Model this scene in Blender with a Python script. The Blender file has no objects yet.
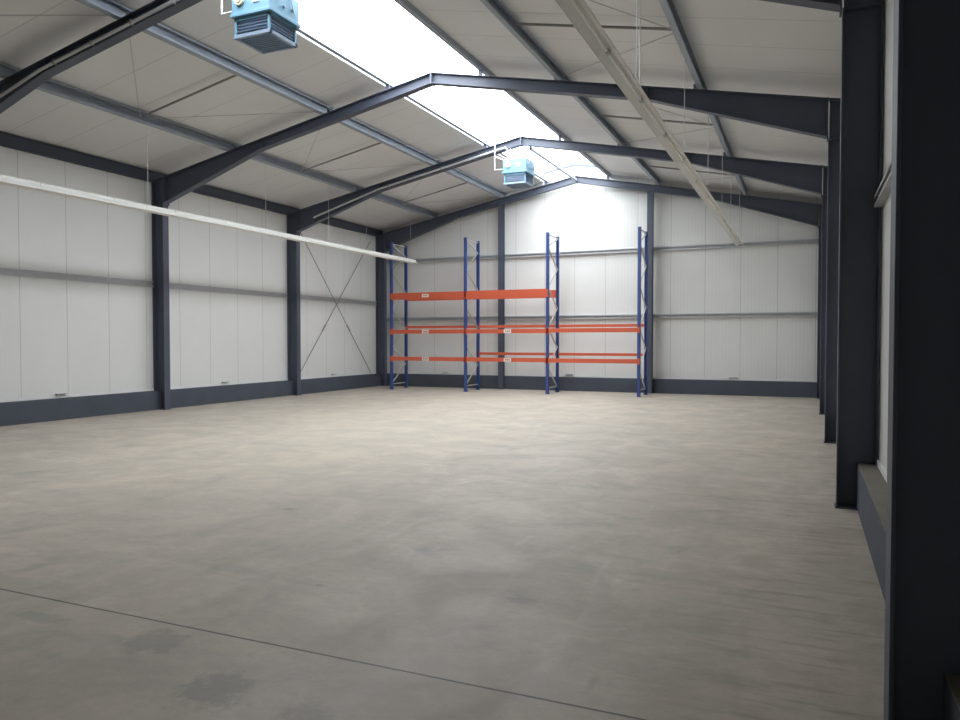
import bpy, bmesh, math, random
from mathutils import Vector, Matrix
random.seed(7)
scn = bpy.context.scene
COL = scn.collection

# ------------------------------------------------------------------ camera
CAM_H = 1.6
cd = bpy.data.cameras.new('camera')
cam = bpy.data.objects.new('camera', cd)
COL.objects.link(cam)
cam.location = (0, 0, CAM_H)
cam.rotation_euler = (math.pi / 2 - 0.0263, 0, 0.413)
cd.sensor_width = 36
cd.lens = 744.55 / 960 * 36
cd.clip_start = 0.05
cd.clip_end = 200
scn.camera = cam

# ------------------------------------------------------------------ world (bright overcast sky)
w = bpy.data.worlds.new('overcast')
scn.world = w
w.use_nodes = True
bg = w.node_tree.nodes['Background']
wt = w.node_tree
wc = wt.nodes.new('ShaderNodeTexCoord')
ws = wt.nodes.new('ShaderNodeSeparateXYZ')
wr = wt.nodes.new('ShaderNodeValToRGB')
wr.color_ramp.elements[0].position = 0.47
wr.color_ramp.elements[0].color = (0.30, 0.31, 0.32, 1)     # ground outside
wr.color_ramp.elements[1].position = 0.52
wr.color_ramp.elements[1].color = (0.93, 0.97, 1.0, 1)
wm = wt.nodes.new('ShaderNodeMath')
wm.operation = 'MULTIPLY_ADD'
wm.inputs[1].default_value = 0.5
wm.inputs[2].default_value = 0.5
wt.links.new(wc.outputs['Generated'], ws.inputs[0])
wt.links.new(ws.outputs[2], wm.inputs[0])
wt.links.new(wm.outputs[0], wr.inputs[0])
wt.links.new(wr.outputs[0], bg.inputs[0])
bg.inputs[1].default_value = 1.0

scn.view_settings.view_transform = 'Standard'
scn.view_settings.look = 'None'
scn.view_settings.gamma = 1
scn.view_settings.use_curve_mapping = False
scn.view_settings.exposure = 3.78
scn.cycles.max_bounces = 10
scn.cycles.diffuse_bounces = 8
scn.cycles.transparent_max_bounces = 12
scn.cycles.sample_clamp_indirect = 4

# ------------------------------------------------------------------ dimensions
XC = -6.625            # ridge
XR, XL = 0.278, -13.53   # inner faces of the columns
WR, WL = 0.635, -13.885    # inner faces of the wall panels
PR, PL = 0.455, -13.705   # plinth faces
YG = 22.95             # gable panels
YF = -7.2              # wall behind the camera
ZP = 0.43              # plinth height
S = 0.20               # roof slope
ZT = 6.725              # rafter top at ridge
FY = [-1.87, 3.03, 7.93, 12.86, 17.74, 22.62]
FW = 0.085             # half flange width
SKY0, SKYH = 6.4, 1.02   # skylight start and half width


def rz(x, dz=0.0):
    return ZT + dz - S * abs(x - XC)


# portal that helps sampling the sky through the roof light
pl = bpy.data.lights.new('skylight_portal', 'AREA')
pl.shape = 'RECTANGLE'
pl.size = 2 * SKYH
pl.size_y = YG - SKY0
pl.cycles.is_portal = True
po = bpy.data.objects.new('skylight_portal', pl)
po.location = (XC, (YG + SKY0) / 2, ZT + 0.42)
COL.objects.link(po)


# ------------------------------------------------------------------ materials
def nmat(name, col, rough=0.6, metal=0.0, spec=0.5, bump=0.0, bscale=60.0, var=0.0, vscale=3.0):
    m = bpy.data.materials.new(name)
    m.use_nodes = True
    nt = m.node_tree
    b = nt.nodes['Principled BSDF']
    b.inputs['Roughness'].default_value = rough
    b.inputs['Metallic'].default_value = metal
    b.inputs['Specular IOR Level'].default_value = spec
    tc = nt.nodes.new('ShaderNodeTexCoord')
    nz = nt.nodes.new('ShaderNodeTexNoise')
    nz.inputs['Scale'].default_value = vscale
    nz.inputs['Detail'].default_value = 4
    nt.links.new(tc.outputs['Object'], nz.inputs['Vector'])
    mx = nt.nodes.new('ShaderNodeMix')
    mx.data_type = 'RGBA'
    c = Vector(col)
    mx.inputs[6].default_value = (*(c * (1 - var)), 1)
    mx.inputs[7].default_value = (*(c * (1 + var)), 1)
    nt.links.new(nz.outputs[0], mx.inputs[0])
    nt.links.new(mx.outputs[2], b.inputs['Base Color'])
    if bump:
        n2 = nt.nodes.new('ShaderNodeTexNoise')
        n2.inputs['Scale'].default_value = bscale
        nt.links.new(tc.outputs['Object'], n2.inputs['Vector'])
        bp = nt.nodes.new('ShaderNodeBump')
        bp.inputs['Strength'].default_value = bump
        bp.inputs['Distance'].default_value = 0.003
        nt.links.new(n2.outputs[0], bp.inputs['Height'])
        nt.links.new(bp.outputs[0], b.inputs['Normal'])
    return m


def math_node(nt, op, a, b=None, c=None):
    n = nt.nodes.new('ShaderNodeMath')
    n.operation = op
    for i, v in enumerate((a, b, c)):
        if v is None:
            continue
        if isinstance(v, (int, float)):
            n.inputs[i].default_value = v
        else:
            nt.links.new(v, n.inputs[i])
    return n.outputs[0]


def line_mask(nt, coord, off, period, half, soft):
    """1 on thin lines at off + k*period of a coordinate (metres)"""
    a = math_node(nt, 'SUBTRACT', coord, off)
    a = math_node(nt, 'PINGPONG', a, period / 2)
    r = nt.nodes.new('ShaderNodeMapRange')
    r.inputs['From Min'].default_value = half
    r.inputs['From Max'].default_value = half + soft
    r.inputs['To Min'].default_value = 1
    r.inputs['To Max'].default_value = 0
    nt.links.new(a, r.inputs['Value'])
    return r.outputs[0]


def panel_mat(name, axis, off, col=(0.725, 0.725, 0.705), period=1.0, rib=0.07):
    """coated sandwich panel: seams every metre, fine ribs between"""
    m = bpy.data.materials.new(name)
    m.use_nodes = True
    nt = m.node_tree
    b = nt.nodes['Principled BSDF']
    b.inputs['Roughness'].default_value = 0.5
    b.inputs['Specular IOR Level'].default_value = 0.35
    tc = nt.nodes.new('ShaderNodeTexCoord')
    sp = nt.nodes.new('ShaderNodeSeparateXYZ')
    nt.links.new(tc.outputs['Object'], sp.inputs[0])
    c = sp.outputs[axis]
    seam = line_mask(nt, c, off, period, 0.004, 0.008)
    ribs = line_mask(nt, c, off, period / 10, 0.003, 0.016)
    nz = nt.nodes.new('ShaderNodeTexNoise')
    nz.inputs['Scale'].default_value = 1.3
    nz.inputs['Detail'].default_value = 3
    nt.links.new(tc.outputs['Object'], nz.inputs['Vector'])
    mx = nt.nodes.new('ShaderNodeMix')
    mx.data_type = 'RGBA'
    v = Vector(col)
    mx.inputs[6].default_value = (*(v * 0.96), 1)
    mx.inputs[7].default_value = (*(v * 1.04), 1)
    nt.links.new(nz.outputs[0], mx.inputs[0])
    m2 = nt.nodes.new('ShaderNodeMix')
    m2.data_type = 'RGBA'
    f = math_node(nt, 'MULTIPLY', seam, 0.42)
    nt.links.new(f, m2.inputs[0])
    nt.links.new(mx.outputs[2], m2.inputs[6])
    m2.inputs[7].default_value = (0.22, 0.22, 0.22, 1)
    m3 = nt.nodes.new('ShaderNodeMix')
    m3.data_type = 'RGBA'
    f = math_node(nt, 'MULTIPLY', ribs, rib)
    nt.links.new(f, m3.inputs[0])
    nt.links.new(m2.outputs[2], m3.inputs[6])
    m3.inputs[7].default_value = (0.3, 0.3, 0.3, 1)
    nt.links.new(m3.outputs[2], b.inputs['Base Color'])
    h = math_node(nt, 'ADD', math_node(nt, 'MULTIPLY', seam, 1.0), math_node(nt, 'MULTIPLY', ribs, rib * 5))
    bp = nt.nodes.new('ShaderNodeBump')
    bp.invert = True
    bp.inputs['Strength'].default_value = 0.35
    bp.inputs['Distance'].default_value = 0.004
    nt.links.new(h, bp.inputs['Height'])
    nt.links.new(bp.outputs[0], b.inputs['Normal'])
    return m


def floor_mat():
    m = bpy.data.materials.new('power_floated_concrete')
    m.use_nodes = True
    nt = m.node_tree
    L = nt.links.new
    b = nt.nodes['Principled BSDF']
    b.inputs['Specular IOR Level'].default_value = 0.4
    tc = nt.nodes.new('ShaderNodeTexCoord')
    sp = nt.nodes.new('ShaderNodeSeparateXYZ')
    L(tc.outputs['Object'], sp.inputs[0])

    def noise(scale, detail, sx=1, sy=1, rough=0.55, dist=0.0, rot=0.0):
        mp = nt.nodes.new('ShaderNodeMapping')
        mp.inputs['Scale'].default_value = (sx, sy, 1)
        mp.inputs['Rotation'].default_value = (0, 0, rot)
        L(tc.outputs['Object'], mp.inputs[0])
        n = nt.nodes.new('ShaderNodeTexNoise')
        n.inputs['Scale'].default_value = scale
        n.inputs['Detail'].default_value = detail
        n.inputs['Roughness'].default_value = rough
        n.inputs['Distortion'].default_value = dist
        L(mp.outputs[0], n.inputs['Vector'])
        return n.outputs[0]

    def ramp(v, a, bb):
        r = nt.nodes.new('ShaderNodeMapRange')
        r.inputs['From Min'].default_value = a
        r.inputs['From Max'].default_value = bb
        L(v, r.inputs['Value'])
        return r.outputs[0]

    def mix(f, a, bb, mode='MIX'):
        x = nt.nodes.new('ShaderNodeMix')
        x.data_type = 'RGBA'
        x.blend_type = mode
        for i, v in ((0, f), (6, a), (7, bb)):
            if isinstance(v, (int, float)):
                x.inputs[i].default_value = v
            elif isinstance(v, tuple):
                x.inputs[i].default_value = (*v, 1)
            else:
                L(v, x.inputs[i])
        return x.outputs[2]

    big = ramp(noise(0.35, 5, dist=0.6), 0.3, 0.7)
    c = mix(big, (0.485, 0.415, 0.335), (0.59, 0.505, 0.41))
    med = ramp(noise(1.4, 6, rough=0.62, dist=0.8), 0.35, 0.68)
    c = mix(math_node(nt, 'MULTIPLY', med, 0.55), c, (0.31, 0.285, 0.245))
    # tyre-swept streaks, mostly along the hall
    st = ramp(noise(1.6, 5, sx=3.2, sy=0.25, dist=0.3, rot=0.12), 0.52, 0.75)
    c = mix(math_node(nt, 'MULTIPLY', st, 0.30), c, (0.58, 0.56, 0.53))
    st2 = ramp(noise(1.1, 6, sx=0.35, sy=2.6, dist=0.5, rot=-0.2), 0.56, 0.74)
    c = mix(math_node(nt, 'MULTIPLY', st2, 0.42), c, (0.29, 0.275, 0.25))
    spot = ramp(noise(1.7, 5, rough=0.6, dist=0.5), 0.60, 0.70)
    c = mix(math_node(nt, 'MULTIPLY', spot, 0.4), c, (0.22, 0.215, 0.20))
    # brown ochre wear towards the right wall
    rw = ramp(sp.outputs[0], -3.0, 0.2)
    br = ramp(noise(1.2, 6, sx=1.2, sy=1.0, rough=0.65, dist=0.7), 0.48, 0.7)
    c = mix(math_node(nt, 'MULTIPLY', math_node(nt, 'MULTIPLY', rw, br), 0.6), c, (0.30, 0.24, 0.16))
    # separate old stains: (x, y, half width x, half width y, strength)
    warp = math_node(nt, 'MULTIPLY', math_node(nt, 'SUBTRACT', noise(8, 7, rough=0.72), 0.5), 4.0)
    for sx_, sy_, ax, ay, amt in ((-3.17, 2.90, 0.16, 0.13, 0.5), (-2.46, 2.60, 0.14, 0.16, 0.55), (-1.93, 2.57, 0.10, 0.08, 0.45), (-4.03, 2.88, 0.20, 0.05, 0.35),
                                  (-1.60, 4.27, 0.10, 0.05, 0.35), (-0.9, 3.35, 0.02, 0.10, 0.3), (-4.49, 5.70, 0.05, 0.03, 0.7), (-2.9, 4.0, 0.03, 0.02, 0.6)):
        dx = math_node(nt, 'DIVIDE', math_node(nt, 'SUBTRACT', sp.outputs[0], sx_), ax)
        dy = math_node(nt, 'DIVIDE', math_node(nt, 'SUBTRACT', sp.outputs[1], sy_), ay)
        d = math_node(nt, 'SQRT', math_node(nt, 'ADD', math_node(nt, 'MULTIPLY', dx, dx), math_node(nt, 'MULTIPLY', dy, dy)))
        d = math_node(nt, 'ADD', d, warp)
        mk = nt.nodes.new('ShaderNodeMapRange')
        mk.inputs['From Min'].default_value = 0.75
        mk.inputs['From Max'].default_value = 1.35
        mk.inputs['To Min'].default_value = amt
        mk.inputs['To Max'].default_value = 0
        L(d, mk.inputs['Value'])
        c = mix(mk.outputs[0], c, (0.20, 0.19, 0.165))
    # faint swirls left by turning tyres
    for cx, cy, rr in ((-2.6, 5.6, 0.55), (-2.5, 5.5, 0.75), (-1.9, 6.3, 1.6), (-3.4, 7.6, 2.1), (-0.4, 5.0, 0.9), (-2.2, 4.6, 1.1)):
        dx = math_node(nt, 'SUBTRACT', sp.outputs[0], cx)
        dy = math_node(nt, 'SUBTRACT', sp.outputs[1], cy)
        d = math_node(nt, 'SQRT', math_node(nt, 'ADD', math_node(nt, 'MULTIPLY', dx, dx), math_node(nt, 'MULTIPLY', dy, dy)))
        ring = line_mask(nt, d, rr, 40, 0.01, 0.04)
        c = mix(math_node(nt, 'MULTIPLY', math_node(nt, 'MULTIPLY', ring, st), 0.45), c, (0.62, 0.60, 0.57))
    # ochre scrapes beside the right columns
    sc_ = ramp(noise(3.0, 6, sx=0.6, sy=5.0, rough=0.65, dist=0.4), 0.50, 0.66)
    rw2 = ramp(sp.outputs[0], -1.0, 0.0)
    c = mix(math_node(nt, 'MULTIPLY', math_node(nt, 'MULTIPLY', rw2, sc_), 0.55), c, (0.24, 0.19, 0.12))
    grain = ramp(noise(6.0, 9, sx=1.0, sy=1.5, rough=0.78, dist=0.8), 0.40, 0.62)
    c = mix(math_node(nt, 'MULTIPLY', grain, 0.34), c, (0.30, 0.28, 0.24))
    fine = noise(45, 3)
    c = mix(0.10, c, mix(fine, (0.2, 0.2, 0.2), (0.75, 0.73, 0.7)))
    # sawn joints
    wob = math_node(nt, 'MULTIPLY', math_node(nt, 'SUBTRACT', noise(1.5, 2), 0.5), 0.012)
    yy = math_node(nt, 'ADD', sp.outputs[1], wob)
    xx = math_node(nt, 'ADD', sp.outputs[0], wob)
    j1 = line_mask(nt, yy, 3.115, 60, 0.005, 0.004)
    j2 = line_mask(nt, yy, 3.115, 4.78, 0.004, 0.008)
    j3 = line_mask(nt, xx, -6.57, 30, 0.003, 0.006)
    c = mix(math_node(nt, 'MULTIPLY', j2, 0.3), c, (0.17, 0.16, 0.14))
    c = mix(math_node(nt, 'MULTIPLY', j3, 0.35), c, (0.17, 0.16, 0.14))
    c = mix(math_node(nt, 'MULTIPLY', j1, 0.85), c, (0.07, 0.065, 0.06))
    L(c, b.inputs['Base Color'])
    rg = nt.nodes.new('ShaderNodeMapRange')
    rg.inputs['To Min'].default_value = 0.50
    rg.inputs['To Max'].default_value = 0.68
    L(med, rg.inputs['Value'])
    L(rg.outputs[0], b.inputs['Roughness'])
    bp = nt.nodes.new('ShaderNodeBump')
    bp.inputs['Strength'].default_value = 0.10
    bp.inputs['Distance'].default_value = 0.003
    L(noise(14, 5), bp.inputs['Height'])
    L(bp.outputs[0], b.inputs['Normal'])
    return m


def glaze_mat():
    m = bpy.data.materials.new('polycarbonate_glazing')
    m.use_nodes = True
    nt = m.node_tree
    for n in list(nt.nodes):
        nt.nodes.remove(n)
    out = nt.nodes.new('ShaderNodeOutputMaterial')
    tr = nt.nodes.new('ShaderNodeBsdfTransparent')
    tr.inputs[0].default_value = (0.95, 0.96, 0.97, 1)
    tl = nt.nodes.new('ShaderNodeBsdfTranslucent')
    tl.inputs[0].default_value = (0.95, 0.96, 0.97, 1)
    tc = nt.nodes.new('ShaderNodeTexCoord')
    sp = nt.nodes.new('ShaderNodeSeparateXYZ')
    nt.links.new(tc.outputs['Object'], sp.inputs[0])
    ln = line_mask(nt, sp.outputs[1], 0, 0.5, 0.008, 0.004)
    mx = nt.nodes.new('ShaderNodeMixShader')
    nt.links.new(math_node(nt, 'MULTIPLY_ADD', ln, 0.15, 0.12), mx.inputs[0])
    nt.links.new(tr.outputs[0], mx.inputs[1])
    nt.links.new(tl.outputs[0], mx.inputs[2])
    nt.links.new(mx.outputs[0], out.inputs[0])
    return m


M = {}
M['floor'] = floor_mat()
M['panel_y'] = panel_mat('white_wall_panel', 1, 0.60, rib=0.015)
M['panel_x'] = panel_mat('white_gable_panel', 0, 0.23)
M['panel_r'] = panel_mat('white_roof_panel', 1, 0.34, (0.70, 0.70, 0.695), rib=0.03)
M['glaze'] = glaze_mat()
M['steel'] = nmat('anthracite_painted_steel', (0.072, 0.083, 0.116), 0.5, 0, 0.45, var=0.12, bump=0.15, bscale=25)
M['purlin'] = nmat('grey_galvanised_purlin', (0.31, 0.35, 0.40), 0.5, 0.15, 0.5, var=0.15, vscale=5)
M['rail'] = nmat('galvanised_rail', (0.50, 0.51, 0.52), 0.5, 0.2, 0.5, var=0.15, vscale=6)
M['rod'] = nmat('dull_steel_rod', (0.28, 0.275, 0.27), 0.5, 0.3)
M['plinth'] = nmat('dark_coated_concrete', (0.072, 0.083, 0.105), 0.7, 0, 0.3, bump=0.4, bscale=12, var=0.18, vscale=2.5)
M['sill'] = nmat('dusty_concrete', (0.20, 0.18, 0.155), 0.85, 0, 0.2, bump=0.5, bscale=20, var=0.25, vscale=4)
M['trim'] = nmat('white_flashing', (0.78, 0.78, 0.76), 0.45, var=0.03)
M['blue'] = nmat('blue_rack_paint', (0.045, 0.080, 0.27), 0.42, var=0.1, vscale=8)
M['orange'] = nmat('orange_rack_paint', (0.62, 0.115, 0.055), 0.42, var=0.08, vscale=5)
M['brace'] = nmat('zinc_brace', (0.50, 0.50, 0.47), 0.4, 0.3, var=0.1)
M['plate'] = nmat('white_label_plate', (0.80, 0.76, 0.70), 0.5)
M['red'] = nmat('red_print', (0.45, 0.05, 0.04), 0.5)
M['lamp'] = nmat('white_lamp_housing', (0.78, 0.77, 0.73), 0.35, var=0.03)
M['lampgrey'] = nmat('lamp_reflector', (0.55, 0.54, 0.50), 0.35, 0.1)
M['tube'] = nmat('unlit_fluorescent_tube', (0.85, 0.85, 0.82), 0.2)
M['cap'] = nmat('lamp_end_cap', (0.45, 0.44, 0.41), 0.5)
M['wire'] = nmat('thin_steel_wire', (0.60, 0.60, 0.58), 0.4, 0.3)
M['hblue'] = nmat('pale_blue_heater', (0.17, 0.345, 0.47), 0.4, var=0.05)
M['hdark'] = nmat('heater_louvre', (0.27, 0.35, 0.47), 0.5, var=0.08)
M['cream'] = nmat('cream_plastic', (0.85, 0.80, 0.58), 0.4)
M['white'] = nmat('white_paint', (0.82, 0.82, 0.82), 0.4)
M['dark'] = nmat('black_rubber', (0.02, 0.02, 0.022), 0.6)


# ------------------------------------------------------------------ helpers
def newbm():
    return bmesh.new()


def box(bm, x0, x1, y0, y1, z0, z1):
    vs = [bm.verts.new((x, y, z)) for x in (x0, x1) for y in (y0, y1) for z in (z0, z1)]
    for f in ((0, 1, 3, 2), (4, 6, 7, 5), (0, 4, 5, 1), (2, 3, 7, 6), (0, 2, 6, 4), (1, 5, 7, 3)):
        bm.faces.new([vs[i] for i in f])
    return vs


def prism(bm, poly, y0, y1):
    """polygon in XZ extruded along Y"""
    a = [bm.verts.new((x, y0, z)) for x, z in poly]
    b = [bm.verts.new((x, y1, z)) for x, z in poly]
    n = len(poly)
    bm.faces.new(a)
    bm.faces.new(b[::-1])
    for i in range(n):
        bm.faces.new((a[i], a[(i + 1) % n], b[(i + 1) % n], b[i]))


def prism_x(bm, poly, x0, x1):
    """polygon in YZ extruded along X"""
    a = [bm.verts.new((x0, y, z)) for y, z in poly]
    b = [bm.verts.new((x1, y, z)) for y, z in poly]
    n = len(poly)
    bm.faces.new(a)
    bm.faces.new(b[::-1])
    for i in range(n):
        bm.faces.new((a[i], a[(i + 1) % n], b[(i + 1) % n], b[i]))


def tube(bm, pts, r, n=8):
    """round bar along a polyline"""
    pts = [Vector(p) for p in pts]
    rings = []
    for i, p in enumerate(pts):
        if i == 0:
            d = pts[1] - p
        elif i == len(pts) - 1:
            d = p - pts[i - 1]
        else:
            d = (pts[i + 1] - p).normalized() + (p - pts[i - 1]).normalized()
        d.normalize()
        u = d.cross(Vector((0, 0, 1)))
        if u.length < 0.05:
            u = d.cross(Vector((0, 1, 0)))
        u.normalize()
        v = d.cross(u).normalized()
        rings.append([bm.verts.new(p + (u * math.cos(k * 2 * math.pi / n) + v * math.sin(k * 2 * math.pi / n)) * r) for k in range(n)])
    for a, b in zip(rings, rings[1:]):
        for k in range(n):
            bm.faces.new((a[k], a[(k + 1) % n], b[(k + 1) % n], b[k]))
    bm.faces.new(rings[0][::-1])
    bm.faces.new(rings[-1])


def beam(bm, p, q, wd, ht, up=(0, 0, 1)):
    """rectangular bar from p to q"""
    p, q = Vector(p), Vector(q)
    d = (q - p).normalized()
    s = d.cross(Vector(up)).normalized()
    u = s.cross(d).normalized()
    A = [bm.verts.new(p + s * a * wd / 2 + u * b * ht / 2) for a, b in ((-1, -1), (1, -1), (1, 1), (-1, 1))]
    B = [bm.verts.new(q + s * a * wd / 2 + u * b * ht / 2) for a, b in ((-1, -1), (1, -1), (1, 1), (-1, 1))]
    bm.faces.new(A[::-1])
    bm.faces.new(B)
    for i in range(4):
        bm.faces.new((A[i], A[(i + 1) % 4], B[(i + 1) % 4], B[i]))


def obj(name, bm, mat, parent=None, bevel=0.0, smooth=False):
    bmesh.ops.recalc_face_normals(bm, faces=bm.faces)
    me = bpy.data.meshes.new(name)
    if parent is not None:
        p = parent
        off = Vector((0, 0, 0))
        while p is not None:
            off += p.location
            p = p.parent
        bmesh.ops.translate(bm, verts=bm.verts, vec=-off)
    bm.to_mesh(me)
    bm.free()
    mats = mat if isinstance(mat, (list, tuple)) else [mat]
    for m in mats:
        me.materials.append(M[m])
    o = bpy.data.objects.new(name, me)
    COL.objects.link(o)
    if parent is not None:
        o.parent = parent
    if smooth:
        for f in me.polygons:
            f.use_smooth = True
    if bevel:
        md = o.modifiers.new('bevel', 'BEVEL')
        md.width = bevel
        md.segments = 2
        md.limit_method = 'ANGLE'
    return o


def thing(name, label, cat, loc, group=None):
    o = bpy.data.objects.new(name, None)
    o.empty_display_size = 0.2
    o.location = loc
    o['label'] = label
    o['category'] = cat
    if group:
        o['group'] = group
    COL.objects.link(o)
    return o


def tag(o, label, cat, group=None):
    o['label'] = label
    o['category'] = cat
    if group:
        o['group'] = group
    return o


def struct(name, bm, mat, label, cat, **k):
    o = obj(name, bm, mat, **k)
    o['kind'] = 'structure'
    o['label'] = label
    o['category'] = cat
    return o


def dup(root, loc, label):
    r = root.copy()
    COL.objects.link(r)
    r.location = loc
    r['label'] = label
    for ch in list(root.children):
        c = ch.copy()
        COL.objects.link(c)
        c.parent = r
        for g in list(ch.children):
            d = g.copy()
            COL.objects.link(d)
            d.parent = c
    return r


# ------------------------------------------------------------------ room shell
bm = newbm()
box(bm, WL - 0.1, WR + 0.1, YF - 0.1, YG + 0.1, -0.2, 0)
struct('floor', bm, 'floor', 'bare beige-grey concrete floor with sawn joints and wear marks', 'floor')

T = 0.1
bm = newbm()
box(bm, WL - T, WL, YF - T, YG + T, 0.0, rz(WL, 0.22) + 0.05)
struct('wall_left', bm, 'panel_y', 'white metal panel wall on the left side of the hall', 'wall')
bm = newbm()
box(bm, WR, WR + T, YF - T, YG + T, 0.0, rz(WR, 0.22) + 0.05)
struct('wall_right', bm, 'panel_y', 'white metal panel wall behind the dark right columns', 'wall')


def gable(y0, y1):
    b = newbm()
    prism(b, [(WL, 0.0), (WR, 0.0), (WR, rz(WR, 0.30)), (XC + SKYH, rz(XC + SKYH, 0.30)), (XC + SKYH, ZT + 0.2), (XC + 0.5, ZT + 0.52), (XC - 0.5, ZT + 0.52),
              (XC - SKYH, ZT + 0.2), (XC - SKYH, rz(XC - SKYH, 0.30)), (WL, rz(WL, 0.30))], y0, y1)
    return b


struct('wall_back', gable(YG, YG + T), 'panel_x', 'white metal panel gable wall behind the racking', 'wall')
struct('wall_front', gable(YF - T, YF), 'panel_x', 'white panel gable wall behind the viewer', 'wall')

# roof panels: two slopes with the ridge left open
CEL, CER = SKYH + 0.17, SKYH + 0.03
bm = newbm()
for s in (-1, 1):
    xo = WL - T if s < 0 else WR + T
    xi = XC + s * (CEL if s < 0 else CER)
    prism(bm, [(xo, rz(xo, 0.22)), (xi, rz(xi, 0.22)), (xi, rz(xi, 0.32)), (xo, rz(xo, 0.32))], YF - T, YG + T)
# closed ridge in front of the roof light
prism(bm, [(XC - CEL, rz(XC - CEL, 0.22)), (XC, rz(XC, 0.22)), (XC + CER, rz(XC + CER, 0.22)), (XC + CER, rz(XC + CER, 0.32)), (XC, rz(XC, 0.32)), (XC - CEL, rz(XC - CEL, 0.32))], YF - T, SKY0)
struct('ceiling', bm, 'panel_r', 'pale ribbed roof panels sloping down from the ridge', 'ceiling')

# ridge roof light: vaulted glazing
win = bpy.data.objects.new('window_1', None)
win.location = (XC, SKY0, ZT)
win['kind'] = 'structure'
win['label'] = 'long bright skylight running along the roof ridge'
win['category'] = 'skylight'
COL.objects.link(win)
bm = newbm()
K = 10
prof = []
for k in range(K + 1):
    a = math.pi * (0.12 + 0.76 * k / K)
    prof.append((XC - (SKYH + 0.2) * math.cos(a) / math.cos(math.pi * 0.12), ZT + 0.14 + 0.28 * (math.sin(a) - math.sin(math.pi * 0.12)) / 0.63))
inner = [(x, z - 0.01) for x, z in prof[::-1]]
vs0 = [bm.verts.new((x, SKY0, z)) for x, z in prof]
vs1 = [bm.verts.new((x, YG, z)) for x, z in prof]
for i in range(K):
    bm.faces.new((vs0[i], vs0[i + 1], vs1[i + 1], vs1[i]))
obj('glazing', bm, 'glaze', win, smooth=True)

# plinths
bm = newbm()
box(bm, WL, PL, YF, YG, 0, ZP)
struct('baseboard_left', bm, 'plinth', 'low dark concrete plinth along the left wall', 'plinth', bevel=0.008)
bm = newbm()
box(bm, PR, WR, YF, YG, 0, ZP)
for f in bm.faces:
    if all(abs(v.co.z - ZP) < 1e-4 for v in f.verts):
        f.material_index = 1
struct('baseboard_right', bm, ['plinth', 'sill'], 'low dark concrete plinth along the right wall with dusty top', 'plinth', bevel=0.008)
bm = newbm()
box(bm, PL, PR, 22.745, YG, 0, ZP)
struct('baseboard_back', bm, 'plinth', 'low dark concrete plinth along the gable wall', 'plinth', bevel=0.008)

# flashing strips at the foot of the panels
n = 1
for nm, a in (('left', (WL, WL + 0.02, YF, YG, ZP + 0.003, ZP + 0.055)), ('right', (WR - 0.02, WR, YF, YG, ZP + 0.003, ZP + 0.055)),
              ('back', (WL + 0.02, WR - 0.02, YG - 0.02, YG, ZP + 0.003, ZP + 0.055))):
    bm = newbm()
    box(bm, *a)
    struct('trim_%d' % n, bm, 'trim', 'white flashing strip at the foot of the %s wall panels' % nm, 'trim')
    n += 1


# ------------------------------------------------------------------ portal frames
def column_mesh(s, yc):
    """s=+1 right, -1 left; I section, web in XZ"""
    b = newbm()
    xi = XR if s > 0 else XL
    xo = xi + s * 0.345
    t = 0.014
    zt_o = rz(xo) - 0.01
    zt_i = rz(xi, -0.62) - 0.0
    y0, y1 = yc - FW, yc + FW
    a, c = sorted((xi, xi + s * t))
    box(b, a, c, y0, y1, 0, zt_i)
    prism(b, [(xi + s * t, 0), (xo - s * t, 0), (xo - s * t, rz(xo - s * t) - 0.02), (xi + s * t, rz(xi + s * t) - 0.02)], yc - 0.005, yc + 0.005)
    a, c = sorted((xo - s * t, xo))
    box(b, a, c, y0, y1, 0, zt_o)
    # horizontal stiffener at the knee
    a, c = sorted((xi + s * t, xo - s * t))
    box(b, a, c, y0 + 0.01, y1 - 0.01, zt_i - 0.012, zt_i)
    return b


def rafter_mesh(s, yc):
    b = newbm()
    xi = XR if s > 0 else XL
    t = 0.014
    y0, y1 = yc - FW, yc + FW
    # points along the bottom from column to ridge (x, depth)
    bot = [(xi, 0.60), (xi - s * 2.80, 0.215), (XC, 0.205)]
    top = [(xi + s * 0.34, 0.0), (XC, 0.0)]
    # top flange
    prism(b, [(top[0][0], rz(top[0][0])), (XC, ZT), (XC, ZT - t), (top[0][0], rz(top[0][0], -t))], y0, y1)
    # web
    prism(b, [(xi, rz(xi, -t)), (XC, ZT - t), (XC, ZT - 0.205 + t), (bot[1][0], rz(bot[1][0], -bot[1][1] + t)), (xi, rz(xi, -0.60 + t))], yc - 0.004, yc + 0.004)
    # bottom flange
    for (xa, da), (xb, db) in zip(bot, bot[1:]):
        prism(b, [(xa, rz(xa, -da)), (xb, rz(xb, -db)), (xb, rz(xb, -db + t)), (xa, rz(xa, -da + t))], y0, y1)
    return b


def plate_mesh(x, z0, z1, yc, th=0.018, hw=FW + 0.01, bolts=0, s=1):
    b = newbm()
    box(b, x - th / 2, x + th / 2, yc - hw, yc + hw, z0, z1)
    for k in range(bolts):
        z = z0 + 0.06 + (z1 - z0 - 0.12) * k / max(1, bolts - 1)
        for dy in (-0.055, 0.055):
            tube(b, [(x - s * (th / 2 + 0.016), yc + dy, z), (x - s * th / 2, yc + dy, z)], 0.014, 6)
    return b


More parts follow.
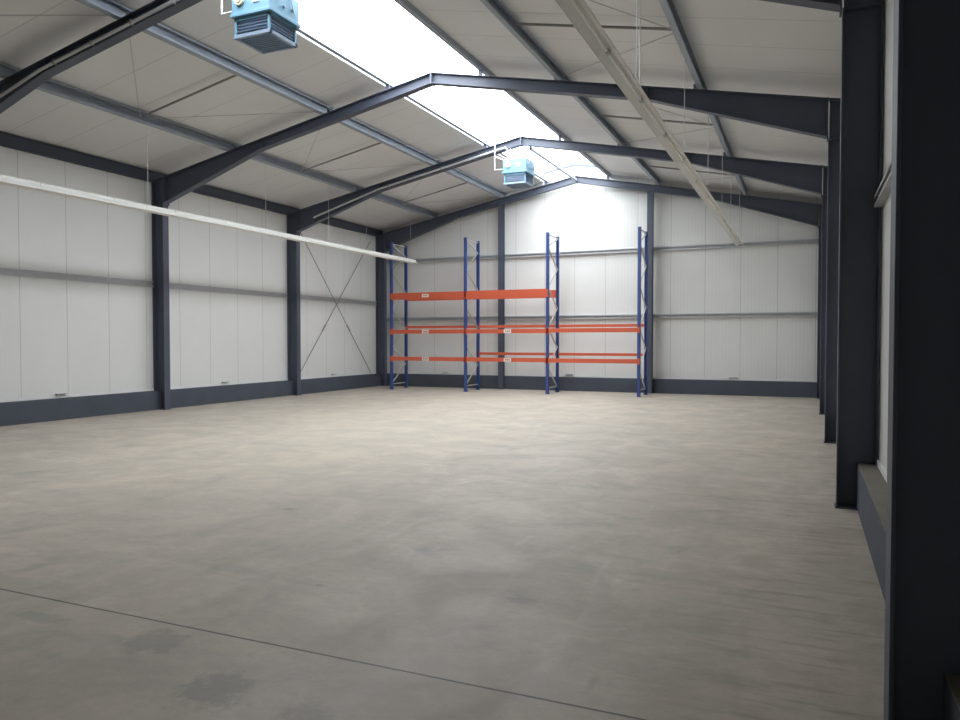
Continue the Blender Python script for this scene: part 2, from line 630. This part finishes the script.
flabels = {
    0: 'dark steel portal frame whose black column fills the right edge of the photo',
    1: 'dark steel portal frame crossing the top left corner above the large blue heater',
    2: 'dark steel portal frame in the middle of the hall, its peak crossing the skylight',
    3: 'dark steel portal frame next before the gable, with the small blue heater hanging under it',
    4: 'dark steel portal frame standing against the gable wall behind the racking',
}
for fi, yc in enumerate(FY[1:]):
    t = thing('portal_frame', flabels[fi], 'steel frame', (XC, yc, 0), 'portal frames across the hall')
    for s in (-1, 1):
        xi = XR if s > 0 else XL
        c = obj('column', column_mesh(s, yc), 'steel', t, bevel=0.003)
        r = obj('rafter', rafter_mesh(s, yc), 'steel', t)
        obj('end_plate', plate_mesh(xi - s * 0.012, rz(xi, -0.64), rz(xi, 0.01), yc, bolts=4, s=s), 'steel', t)
        # web stiffeners at the end of the haunch
        b = newbm()
        xs = xi - s * 2.80
        box(b, xs - 0.006, xs + 0.006, yc - FW + 0.01, yc + FW - 0.01, rz(xs, -0.205), rz(xs, -0.012))
        obj('stiffener', b, 'steel', t)
        b = newbm()
        a0, a1 = sorted((xi - s * 0.012, xi + s * 0.35))
        box(b, a0, a1, yc - FW - 0.012, yc + FW + 0.012, 0, 0.016)
        obj('base_plate', b, 'steel', t)
    obj('ridge_plate', plate_mesh(XC, ZT - 0.225, ZT + 0.005, yc, th=0.03), 'steel', t)

# gable posts
for x, lb in ((-9.11, 'dark steel post on the gable wall seen behind the second rack bay'), (-4.30, 'dark steel post on the gable wall beside the right end of the rack')):
    zt = rz(x, -0.21)
    bm = newbm()
    x -= 0.05 if x < XC else 0.03
    y0, y1 = 22.56, 22.725
    box(bm, x - 0.085, x + 0.085, y0, y0 + 0.012, 0, zt)
    box(bm, x - 0.085, x + 0.085, y1 - 0.012, y1, 0, zt)
    box(bm, x - 0.004, x + 0.004, y0 + 0.012, y1 - 0.012, 0, zt)
    tag(obj('gable_post', bm, 'steel'), lb, 'post', 'gable wall posts')


# ------------------------------------------------------------------ purlins and eave beams
def purlin(x, h=0.19, wd=0.09, dz=0.0, y0=YF, y1=YG - 0.03, mat='purlin', up=1):
    """channel section lying on the rafters, open to the side away from the ridge"""
    s = 1 if x > XC else -1
    b = newbm()
    t = 0.006
    a, c = x - wd / 2, x + wd / 2

    def slab(xa, xb, d0, d1):
        prism(b, [(xa, rz(xa, d0)), (xb, rz(xb, d0)), (xb, rz(xb, d1)), (xa, rz(xa, d1))], y0, y1)
    slab(a, c, dz, dz + t)
    slab(a, c, dz + h - t, dz + h)
    wx = a                            # web on the left, open to the right
    slab(wx, wx + t, dz + t, dz + h - t)
    lx = c
    slab(lx - t, lx, dz + t, dz + 0.03)
    slab(lx - t, lx, dz + h - 0.03, dz + h - t)
    return b


def cleats(x, parent, dz0=0.0, dz1=0.16, mat='steel', off=0.0, ys=None, hw=0.05):
    for yc in (ys or FY[1:]):
        b = newbm()
        prism(b, [(x - hw, rz(x, dz0)), (x + hw, rz(x, dz0)), (x + hw, rz(x, dz1)), (x - hw, rz(x, dz1))], yc + off - 0.006, yc + off + 0.006)
        obj('cleat', b, mat, parent)


for x, lb in ((-11.585, 'lower grey purlin under the left roof slope'), (-9.11, 'upper grey purlin under the left roof slope'),
              (-4.07, 'upper grey purlin under the right roof slope'), (-1.645, 'lower grey purlin under the right roof slope')):
    t = thing('roof_purlin', lb, 'roof beam', (x, YG / 2, rz(x)), 'roof purlins')
    obj('channel', purlin(x), 'purlin', t)
    s = 1 if x > XC else -1
    cleats(x - s * 0.085, t, dz1=0.11, mat='purlin', ys=FY[1:], hw=0.035)

# beams carrying the edges of the roof light, raised on short cleats
for s, lb in ((-1, 'grey steel beam along the left edge of the skylight'), (1, 'grey steel beam along the right edge of the skylight')):
    x = XC + s * (SKYH - 0.02)
    t = thing('skylight_beam', lb, 'roof beam', (x, YG / 2, rz(x)), 'skylight edge beams')
    b = newbm()
    box(b, x - 0.045, x + 0.045, SKY0, YG - 0.03, rz(x, 0.12), rz(x, 0.33))
    obj('hollow_section', b, 'purlin', t, bevel=0.006)
    for yc in FY[2:]:
        b = newbm()
        box(b, x - 0.045, x + 0.045, yc - 0.015, yc - 0.003, rz(x, 0.0), rz(x, 0.12))
        box(b, x - 0.045, x + 0.045, yc - 0.003, yc + 0.06, rz(x, -0.0) + 0.01, rz(x, 0.0) + 0.022)
        obj('cleat', b, 'steel', t)

# crossbar closing the roof light before the gable
t = thing('skylight_end_bar', 'thin grey angled bar closing the far end of the skylight', 'roof beam', (XC, 22.45, ZT))
b = newbm()
prism(b, [(XC - SKYH, rz(XC - SKYH, 0.30)), (XC, ZT + 0.27), (XC + SKYH, rz(XC + SKYH, 0.30)), (XC + SKYH, rz(XC + SKYH, 0.37)), (XC, ZT + 0.34), (XC - SKYH, rz(XC - SKYH, 0.37))], 22.38, 22.46)
obj('bar', b, 'steel', t)
b = newbm()
box(b, XC + 0.33, XC + 0.37, 22.45, 22.49, rz(XC + 0.35, 0.0), rz(XC + 0.35, 0.27))
obj('upright', b, 'steel', t)

# eave beams
for s, lb in ((-1, 'dark eaves beam along the top of the left wall'), (1, 'dark eaves beam along the top of the right wall')):
    xw = WL if s < 0 else WR
    b = newbm()
    z0, z1 = 5.245, rz(xw, 0.215)
    a, c = sorted((xw, xw - s * 0.10))
    box(b, min(xw, xw - s * 0.008), max(xw, xw - s * 0.008), YF, YG, z0, z1)
    box(b, a, c, YF, YG, z0, z0 + 0.008)
    box(b, a, c, YF, YG, z1 - 0.008, z1)
    box(b, min(xw - s * 0.092, xw - s * 0.1), max(xw - s * 0.092, xw - s * 0.1), YF, YG, z0, z0 + 0.03)
    box(b, xw - s * 0.055 - 0.004, xw - s * 0.055 + 0.004, YF, YG, z0 + 0.008, z1 - 0.008)
    tag(obj('eaves_beam', b, 'steel'), lb, 'roof beam', 'eaves beams')

# struts between purlins with pairs of thin tension rods
bays = [(FY[1], FY[2], 'nearest bay'), (FY[2], FY[3], 'bay behind the large heater'), (FY[3], FY[4], 'middle bay'), (FY[4], FY[5], 'last bay before the gable')]
for (ya, yb, bl) in bays:
    ym = (ya + yb) / 2 + 0.04
    for s, side in ((-1, 'left'), (1, 'right')):
        xa = -11.54 if s < 0 else -1.69
        xb = -9.155 if s < 0 else -4.02
        b = newbm()
        tube(b, [(xa, ym, rz(xa, 0.09)), (xb, ym, rz(xb, 0.09))], 0.021)
        tag(obj('purlin_strut', b, 'rod'), 'dark strut between the %s purlins, %s' % (side, bl), 'strut', 'purlin struts')
        for ye, wh in ((ya + 0.1, 'near'), (yb - 0.1, 'far')):
            b = newbm()
            sg = -1 if ye < ym else 1
            tube(b, [(xa, ym + sg * 0.05, rz(xa, 0.06)), (xb, ye, rz(xb, 0.06))], 0.007, 6)
            tag(obj('tension_rod', b, 'rail'), 'thin rod to the %s frame, %s slope, %s' % (wh, side, bl), 'rod', 'roof tension rods')

# ridge tie in the last bay
b = newbm()
tube(b, [(XC + 0.20, 17.84, 6.44), (XC + 0.02, 22.50, 6.58)], 0.045)
t = tag(obj('ridge_strut', b, 'purlin'), 'slim grey tube running from the second-last frame peak to the gable frame peak', 'strut')
b = newbm()
box(b, XC + 0.17, XC + 0.23, 17.835, 17.86, 6.38, 6.50)
obj('end_lug', b, 'steel', t)


# ------------------------------------------------------------------ wall rails
def rail_y(x0, s, ya, yb, z, h=0.13, d=0.10):
    b = newbm()
    a, c = sorted((x0, x0 + s * d))
    t = 0.006
    box(b, a, c, ya, yb, z + h / 2 - t, z + h / 2)
    box(b, a, c, ya, yb, z - h / 2, z - h / 2 + t)
    f = x0 + s * d
    box(b, min(f, f - s * t), max(f, f - s * t), ya, yb, z - h / 2 + t, z - h / 2 + 0.028)
    box(b, min(f, f - s * t), max(f, f - s * t), ya, yb, z + h / 2 - 0.028, z + h / 2 - t)
    m = x0 + s * 0.012
    box(b, min(m, m + s * t), max(m, m + s * t), ya, yb, z - h / 2 + t, z + h / 2 - t)
    return b


def rail_x(y0, xa, xb, z, h=0.12, d=0.10):
    b = newbm()
    t = 0.006
    box(b, xa, xb, y0 - d, y0, z + h / 2 - t, z + h / 2)
    box(b, xa, xb, y0 - d, y0, z - h / 2, z - h / 2 + t)
    box(b, xa, xb, y0 - d, y0 - d + t, z - h / 2 + t, z - h / 2 + 0.028)
    box(b, xa, xb, y0 - d, y0 - d + t, z + h / 2 - 0.028, z + h / 2 - t)
    box(b, xa, xb, y0 - d + 0.06, y0 - d + 0.066, z - h / 2 + t, z + h / 2 - t)
    return b


for ya, yb, bl in ((FY[2], FY[3], 'left of the nearest left column'), (FY[3], FY[4], 'between the two nearest left columns'), (FY[4], FY[5], 'behind the crossed wall rods')):
    tag(obj('wall_rail', rail_y(WL, 1, ya + FW, yb - FW, 2.90, d=0.055), 'rail'), 'grey steel rail on the left wall, %s' % bl, 'rail', 'left wall rails')
for ya, yb, bl in ((FY[0], FY[1], 'beside the nearest right column'), (FY[1], FY[2], 'in the gap between the two nearest right columns')):
    tag(obj('wall_rail', rail_y(WR, -1, ya + FW, yb - FW, 2.89, h=0.11, d=0.07), 'rail'), 'grey rail on the right wall, %s' % bl, 'rail', 'right wall rails')
for z, zl in ((2.34, 'lower'), (4.37, 'upper')):
    for xa, xb, bl in ((WL + 0.01, -9.165, 'left of the gable posts'), (-9.155, -4.335, 'between the two gable posts'), (-4.325, WR - 0.02, 'right of the gable posts')):
        tag(obj('wall_rail', rail_x(YG, xa, xb, z), 'rail'), '%s grey rail on the gable wall, %s' % (zl, bl), 'rail', 'gable wall rails')

# crossed wind-bracing rods on the last left bay
for (a, bz, lb) in (((17.95, 4.98), (21.98, 0.48), 'thin bracing rod falling away towards the gable on the left wall'),
                    ((21.98, 4.98), (17.95, 0.48), 'thin bracing rod rising towards the gable on the left wall')):
    b = newbm()
    dx = 0.02 if a[0] < 20 else 0.0
    tube(b, [(-13.76 + dx, a[0], a[1]), (-13.76 + dx, bz[0], bz[1])], 0.013)
    o = tag(obj('bracing_rod', b, 'rod'), lb, 'rod', 'crossed wall bracing rods')
    b = newbm()
    k = 0.64
    p = Vector((-13.76 + dx, a[0], a[1])).lerp(Vector((-13.76 + dx, bz[0], bz[1])), k)
    q = Vector((-13.76 + dx, a[0], a[1])).lerp(Vector((-13.76 + dx, bz[0], bz[1])), k + 0.045)
    tube(b, [p, q], 0.024)
    obj('turnbuckle', b, 'rod', o)


# small grey brackets at the foot of the panels
def bracket(name, lb, x, y, axis):
    b = newbm()
    if axis == 'y':
        box(b, x, x + 0.08, y - 0.12, y + 0.12, 0.515, 0.527)
        box(b, x, x + 0.012, y - 0.12, y + 0.12, 0.49, 0.515)
        box(b, x + 0.02, x + 0.07, y - 0.11, y - 0.085, 0.49, 0.515)
    else:
        box(b, x - 0.12, x + 0.12, y - 0.08, y, 0.515, 0.527)
        box(b, x - 0.12, x + 0.12, y - 0.012, y, 0.49, 0.515)
        box(b, x - 0.11, x - 0.085, y - 0.07, y - 0.02, 0.49, 0.515)
    tag(obj('wall_bracket', b, 'rail'), lb, 'bracket', 'small brackets at the foot of the wall panels')


bracket('b', 'small grey bracket at the foot of the left wall, nearest the photo edge', WL, 10.42, 'y')
bracket('b', 'small grey bracket at the foot of the left wall, between the two nearest left columns', WL, 15.08, 'y')
bracket('b', 'small grey bracket at the foot of the left wall under the crossed rods', WL, 19.95, 'y')
bracket('b', 'small grey bracket at the foot of the gable wall behind the first rack bay', -11.35, YG, 'x')
bracket('b', 'small grey bracket at the foot of the gable wall behind the third rack bay', -6.93, YG, 'x')
bracket('b', 'small grey bracket at the foot of the gable wall right of the rack', -1.95, YG, 'x')

# ------------------------------------------------------------------ pallet rack
RX = [-12.40, -9.74, -7.055, -4.335]
RYF, RYB, RH = 21.10, 22.07, 4.80
rack = thing('pallet_rack', 'blue and orange empty pallet rack of three bays standing along the gable wall', 'rack', ((RX[0] + RX[-1]) / 2, (RYF + RYB) / 2, 0))


def post_mesh(x, y, s):
    """open C section with punched slots down the front"""
    b = newbm()
    wdt, dp, t = 0.085, 0.075, 0.005
    box(b, x - wdt / 2, x + wdt / 2, y - dp / 2, y - dp / 2 + t, 0.008, RH) if s < 0 else box(b, x - wdt / 2, x + wdt / 2, y + dp / 2 - t, y + dp / 2, 0.008, RH)
    box(b, x - wdt / 2, x - wdt / 2 + t, y - dp / 2, y + dp / 2, 0.008, RH)
    box(b, x + wdt / 2 - t, x + wdt / 2, y - dp / 2, y + dp / 2, 0.008, RH)
    lip = y + dp / 2 if s < 0 else y - dp / 2
    for sx in (-1, 1):
        xx = x + sx * (wdt / 2 - 0.012)
        box(b, xx - 0.012, xx + 0.012, min(lip, lip + s * t), max(lip, lip + s * t), 0.008, RH)
    return b


for i, x in enumerate(RX):
    fr = bpy.data.objects.new('upright_frame', None)
    fr.location = Vector((x, RYF, 0)) - rack.location
    fr.parent = rack
    COL.objects.link(fr)
    for y, s in ((RYF, -1), (RYB, 1)):
        obj('post', post_mesh(x, y, s), 'blue', fr)
        b = newbm()
        box(b, x - 0.065, x + 0.065, y - 0.06, y + 0.06, 0, 0.008)
        for dx in (-0.05, 0.05):
            tube(b, [(x + dx, y - s * 0.048, 0.006), (x + dx, y - s * 0.048, 0.03)], 0.009, 6)
        obj('foot_plate', b, 'blue', fr)
    # lacing: horizontals at foot and head, zigzag between
    ya, yb = RYF + 0.03, RYB - 0.03
    for z in (0.18, RH - 0.06):
        b = newbm()
        beam(b, (x, ya, z), (x, yb, z), 0.028, 0.028)
        obj('brace', b, 'brace', fr)
    flip = i in (2, 3)
    z = 0.20
    k = 0
    while z < RH - 0.2:
        z2 = min(z + 0.6, RH - 0.08)
        p, q = (ya, yb) if (k % 2 == 0) != flip else (yb, ya)
        b = newbm()
        dx = 0.010 if k % 2 else -0.010
        beam(b, (x + dx, p, z), (x + dx, q, z2), 0.03, 0.03)
        obj('brace', b, 'brace', fr)
        z = z2
        k += 1


def rack_beam(x0, x1, y, zc, h, s, plates=()):
    """box beam with end connector plates; s=-1 front beam, +1 back beam"""
    yy = y + s * 0.055 * 0.35
    b = newbm()
    box(b, x0 + 0.046, x1 - 0.046, yy - 0.022, yy + 0.022, zc - h / 2, zc + h / 2)
    o = obj('beam', b, 'orange', rack, bevel=0.004)
    for x, d in ((x0 + 0.046, 1), (x1 - 0.046, -1)):
        b = newbm()
        box(b, min(x, x - d * 0.004), max(x, x - d * 0.004), y - 0.04 + s * 0.012, y + 0.04 + s * 0.012, zc - max(h, 0.2) / 2 - 0.01, zc + max(h, 0.2) / 2)
        yo = y + s * 0.040
        box(b, min(x, x - d * 0.07), max(x, x - d * 0.07), min(yo, yo + s * 0.004), max(yo, yo + s * 0.004), zc - max(h, 0.2) / 2 + 0.01, zc + max(h, 0.2) / 2 - 0.01)
        obj('connector', b, 'orange', o)
    for xp, wp, hp in plates:
        b = newbm()
        box(b, xp - wp / 2, xp + wp / 2, yy + s * 0.022 - 0.003, yy + s * 0.022 + 0.003, zc - hp / 2, zc + hp / 2)
        for k in range(3):
            xa = xp - wp * 0.32 + k * wp * 0.24
            vs = box(b, xa, xa + wp * 0.15, yy + s * 0.022 + min(s * 0.003, s * 0.0045), yy + s * 0.022 + max(s * 0.003, s * 0.0045), zc - hp * 0.18, zc + hp * 0.18)
            for f in vs[0].link_faces:
                pass
            for f in {f for v in vs for f in v.link_faces}:
                f.material_index = 1
        obj('label_plate', b, ['plate', 'red'], o)
    return o


# level 3 (deep beams, first two bays), levels 2 and 1 (all bays)
rack_beam(RX[0], RX[1], RYF, 3.025, 0.215, -1, [(-11.13, 0.24, 0.10)])
rack_beam(RX[1], RX[2], RYF, 3.01, 0.25, -1)
rack_beam(RX[0], RX[1], RYB, 3.04, 0.23, 1)
rack_beam(RX[1], RX[2], RYB, 3.04, 0.24, 1)
for i in range(3):
    xa, xb = RX[i], RX[i + 1]
    pl_ = [(xa + (1.27 if i == 0 else 1.42), 0.24, 0.11)] if i < 2 else []
    rack_beam(xa, xb, RYF, 1.88 if i < 2 else 1.895, 0.125, -1, pl_)
    rack_beam(xa, xb, RYF, 1.01 if i < 2 else 1.005, 0.125, -1, pl_)
    rack_beam(xa, xb, RYB, 2.045, 0.085, 1)
    if i > 0:
        rack_beam(xa, xb, RYB, 1.175, 0.085, 1)


# ------------------------------------------------------------------ strip lights
LL = 1.43


def make_light(label, loc):
    t = thing('strip_light', label, 'light', loc)
    x, y, z = loc
    y0, y1 = y - LL / 2 + 0.004, y + LL / 2 - 0.004
    # housing: narrow spine on top of a flared reflector
    b = newbm()
    prism(b, [(x - 0.035, z + 0.055), (x + 0.035, z + 0.055), (x + 0.035, z + 0.12), (x - 0.035, z + 0.12)], y0, y1)
    obj('housing', b, 'lamp', t, bevel=0.004)
    b = newbm()
    prism(b, [(x - 0.035, z + 0.075), (x - 0.095, z + 0.015), (x - 0.095, z), (x - 0.090, z), (x - 0.090, z + 0.012), (x - 0.030, z + 0.056), (x + 0.030, z + 0.056),
              (x + 0.090, z + 0.012), (x + 0.090, z), (x + 0.095, z), (x + 0.095, z + 0.015), (x + 0.035, z + 0.075)], y0, y1)
    obj('reflector', b, 'lamp', t)
    b = newbm()
    tube(b, [(x, y0 + 0.05, z + 0.03), (x, y1 - 0.05, z + 0.03)], 0.013, 10)
    obj('tube', b, 'tube', t, smooth=False)
    for ye, d in ((y0, 1), (y1, -1)):
        b = newbm()
        prism(b, [(x - 0.016, z + 0.014), (x + 0.016, z + 0.014), (x + 0.016, z + 0.056), (x - 0.016, z + 0.056)], min(ye, ye + d * 0.03), max(ye, ye + d * 0.03))
        obj('lamp_holder', b, 'cap', t)
    return t


def add_wires(t, xs, ys, z0, purl):
    for yy in ys:
        b = newbm()
        tube(b, [(xs, yy, z0 + 0.12), (xs, yy, rz(purl) - 0.002)], 0.005, 5)
        obj('suspension_wire', b, 'wire', t)


ords = ['first', 'second', 'third', 'fourth', 'fifth', 'sixth', 'seventh', 'eighth', 'ninth', 'tenth', 'eleventh', 'twelfth']
wl = {'left': [10.6, 14.0, 16.5, 18.35, 20.95], 'right': [7.64, 7.80, 10.86, 13.63, 16.0, 17.93, 20.3]}
proto = None
for side, x, yend, n in (('left', -11.6, 21.25, 11), ('right', -1.61, 20.75, 12)):
    for k in range(n):
        yc = yend - LL * (k + 0.5)
        if k == 0:
            lb = 'last strip light at the gable end of the %s hanging row' % side
        else:
            lb = 'strip light, %s from the gable end in the %s hanging row' % (ords[k], side)
        loc = (x, yc, 4.075)
        if proto is None:
            proto = make_light(lb, loc)
            t = proto
            t['group'] = 'strip lights in the left hanging row'
            first_extra = (t, yc)
        else:
            t = dup(proto, loc, lb)
            t['group'] = 'strip lights in the %s hanging row' % side
        t['_yc'] = yc
        t['_side'] = side
for o in [o for o in COL.objects if o.name.startswith('strip_light')]:
    side, yc = o['_side'], o['_yc']
    ys = [v for v in wl[side] if abs(v - yc) <= LL / 2]
    add_wires(o, o.location.x, ys, 4.075, o.location.x)
    del o['_yc'], o['_side']


# ------------------------------------------------------------------ hanging heaters
def make_heater(label, y0, zb):
    x0, x1 = -6.99, -6.36
    xc = (x0 + x1) / 2
    y1 = y0 + 0.62
    yc = (y0 + y1) / 2
    zt_ = zb + 0.34
    t = thing('ceiling_heater', label, 'heater', (xc, yc, zb - 0.28), 'blue heaters hanging under the ridge')
    # cabinet
    b = newbm()
    box(b, x0, x1, y0, y1, zb, zt_)
    cab = obj('cabinet', b, 'hblue', t, bevel=0.02)
    b = newbm()
    box(b, x0 - 0.012, x1 + 0.012, y0 - 0.012, y1 + 0.012, zb - 0.012, zb + 0.035)
    obj('lower_rim', b, 'hblue', cab, bevel=0.006)
    # round cream fan boss and small white plate on the front
    b = newbm()
    tube(b, [(x0 + 0.15, y0 - 0.035, zb + 0.20), (x0 + 0.15, y0, zb + 0.20)], 0.075, 20)
    tube(b, [(x0 + 0.15, y0 - 0.05, zb + 0.20), (x0 + 0.15, y0 - 0.03, zb + 0.20)], 0.045, 16)
    obj('dial', b, 'cream', cab)
    b = newbm()
    box(b, x0 + 0.36, x0 + 0.46, y0 - 0.012, y0, zb + 0.13, zb + 0.22)
    obj('label_plate', b, 'white', cab)
    # fittings on the right side
    for yy, zz in ((y0 + 0.13, zb + 0.2), (y0 + 0.28, zb + 0.14), (y0 + 0.46, zb + 0.16)):
        b = newbm()
        tube(b, [(x1, yy, zz), (x1 + 0.03, yy, zz)], 0.022, 10)
        obj('pipe_fitting', b, 'hdark', cab)
    b = newbm()
    tube(b, [(x1 + 0.015, y0 + 0.40, zt_ - 0.02), (x1 + 0.03, y0 + 0.47, zb + 0.1)], 0.008, 6)
    obj('control_cable', b, 'hdark', cab)
    # outlet frame below: corner posts with louvre blades all round
    i0, i1, j0, j1 = x0 + 0.03, x1 - 0.03, y0 + 0.03, y1 - 0.03
    zl = zb - 0.235
    b = newbm()
    pw = 0.032
    for xx in (i0, i1 - pw):
        for yy in (j0, j1 - pw):
            box(b, xx, xx + pw, yy, yy + pw, zl, zb - 0.012)
    for (a0, a1, c0, c1) in ((i0, i1, j0, j0 + pw), (i0, i1, j1 - pw, j1), (i0, i0 + pw, j0, j1), (i1 - pw, i1, j0, j1)):
        box(b, a0, a1, c0, c1, zb - 0.055, zb - 0.012)
    obj('outlet_frame', b, 'hblue', t)
    b = newbm()
    box(b, i0 + 0.04, i1 - 0.04, j0 + 0.04, j1 - 0.04, zl + 0.01, zb - 0.02)
    for k in range(4):
        z = zl + 0.04 + k * 0.042
        box(b, i0 + 0.012, i1 - 0.012, j0 + 0.012, j0 + 0.05, z, z + 0.006)
        box(b, i0 + 0.012, i1 - 0.012, j1 - 0.05, j1 - 0.012, z, z + 0.006)
        box(b, i0 + 0.012, i0 + 0.05, j0 + 0.012, j1 - 0.012, z, z + 0.006)
        box(b, i1 - 0.05, i1 - 0.012, j0 + 0.012, j1 - 0.012, z, z + 0.006)
    obj('louvres', b, 'hdark', t)
    # bottom tray with blades
    b = newbm()
    for (a0, a1, c0, c1) in ((i0 - 0.01, i1 + 0.01, j0 - 0.01, j0 + 0.035), (i0 - 0.01, i1 + 0.01, j1 - 0.035, j1 + 0.01), (i0 - 0.01, i0 + 0.035, j0, j1), (i1 - 0.035, i1 + 0.01, j0, j1)):
        box(b, a0, a1, c0, c1, zl - 0.045, zl)
    box(b, i0, i1, j0, j1, zl - 0.012, zl)
    for k in range(9):
        yy = j0 + 0.06 + k * (j1 - j0 - 0.12) / 8
        box(b, i0 + 0.03, i1 - 0.03, yy - 0.004, yy + 0.012, zl - 0.03, zl - 0.01)
    obj('bottom_grille', b, 'hdark', t)
    # hangers to the rafter, white conduit loop and flue
    for xx, yy in ((x0 + 0.08, y0 + 0.33), (x1 - 0.08, y0 + 0.33)):
        b = newbm()
        beam(b, (xx, yy, zt_ - 0.005), (xx, yy, rz(xx, -0.205)), 0.03, 0.012, up=(0, 1, 0))
        obj('hanger', b, 'rail', t)
    b = newbm()
    tube(b, [(x0 - 0.25, y0 + 0.1, rz(x0 - 0.25, -0.03)), (x0 - 0.25, y0 + 0.1, zb + 0.12), (x0 + 0.01, y0 + 0.1, zb + 0.12)], 0.014, 8)
    obj('conduit', b, 'white', t)
    b = newbm()
    tube(b, [(x0 - 0.24, y0 + 0.1, zt_ + 0.12), (x0 + 0.02, y0 + 0.12, zt_ + 0.0)], 0.014, 8)
    tube(b, [(x0 + 0.06, y0 + 0.16, zt_ - 0.01), (x0 + 0.11, y0 + 0.18, zt_ + 0.12), (x0 + 0.13, y0 + 0.22, zt_ + 0.22)], 0.035, 10)
    obj('supply_hose', b, 'white', t)
    return t


make_heater('large blue box heater hanging at the top edge of the photo', 7.78, 5.86)
make_heater('small distant blue box heater hanging just before the gable', 17.35, 5.77)

# supply pipes running up the left rafters to the heaters
for yc, xa, lb in ((FY[2], -13.3, 'grey pipe clipped along the left rafter beside the large heater'), (FY[4], -12.9, 'pale pipe clipped along the left rafter to the small heater')):
    b = newbm()
    y = yc - FW - 0.032
    hx = XL + 2.8

    def zb_(x):
        d = 0.60 + (0.215 - 0.60) * min(1, (x - XL) / 2.8)
        return rz(x, -d + 0.045)
    pts = [(xa, y, zb_(xa) + 0.1), (hx, y, zb_(hx)), (-7.3, y, zb_(-7.3)), (-7.02, y, zb_(-7.02)), (-6.95, y, zb_(-7.02) - 0.10)]
    tube(b, pts, 0.024, 10)
    o = tag(obj('supply_pipe', b, 'rail'), lb, 'pipe', 'heater supply pipes')
    for k in range(5):
        b = newbm()
        x = hx + 0.3 + k * 0.8
        box(b, x - 0.012, x + 0.012, y - 0.03, yc - FW + 0.002, zb_(x) - 0.035, zb_(x) + 0.035)
        obj('pipe_clip', b, 'rod', o)
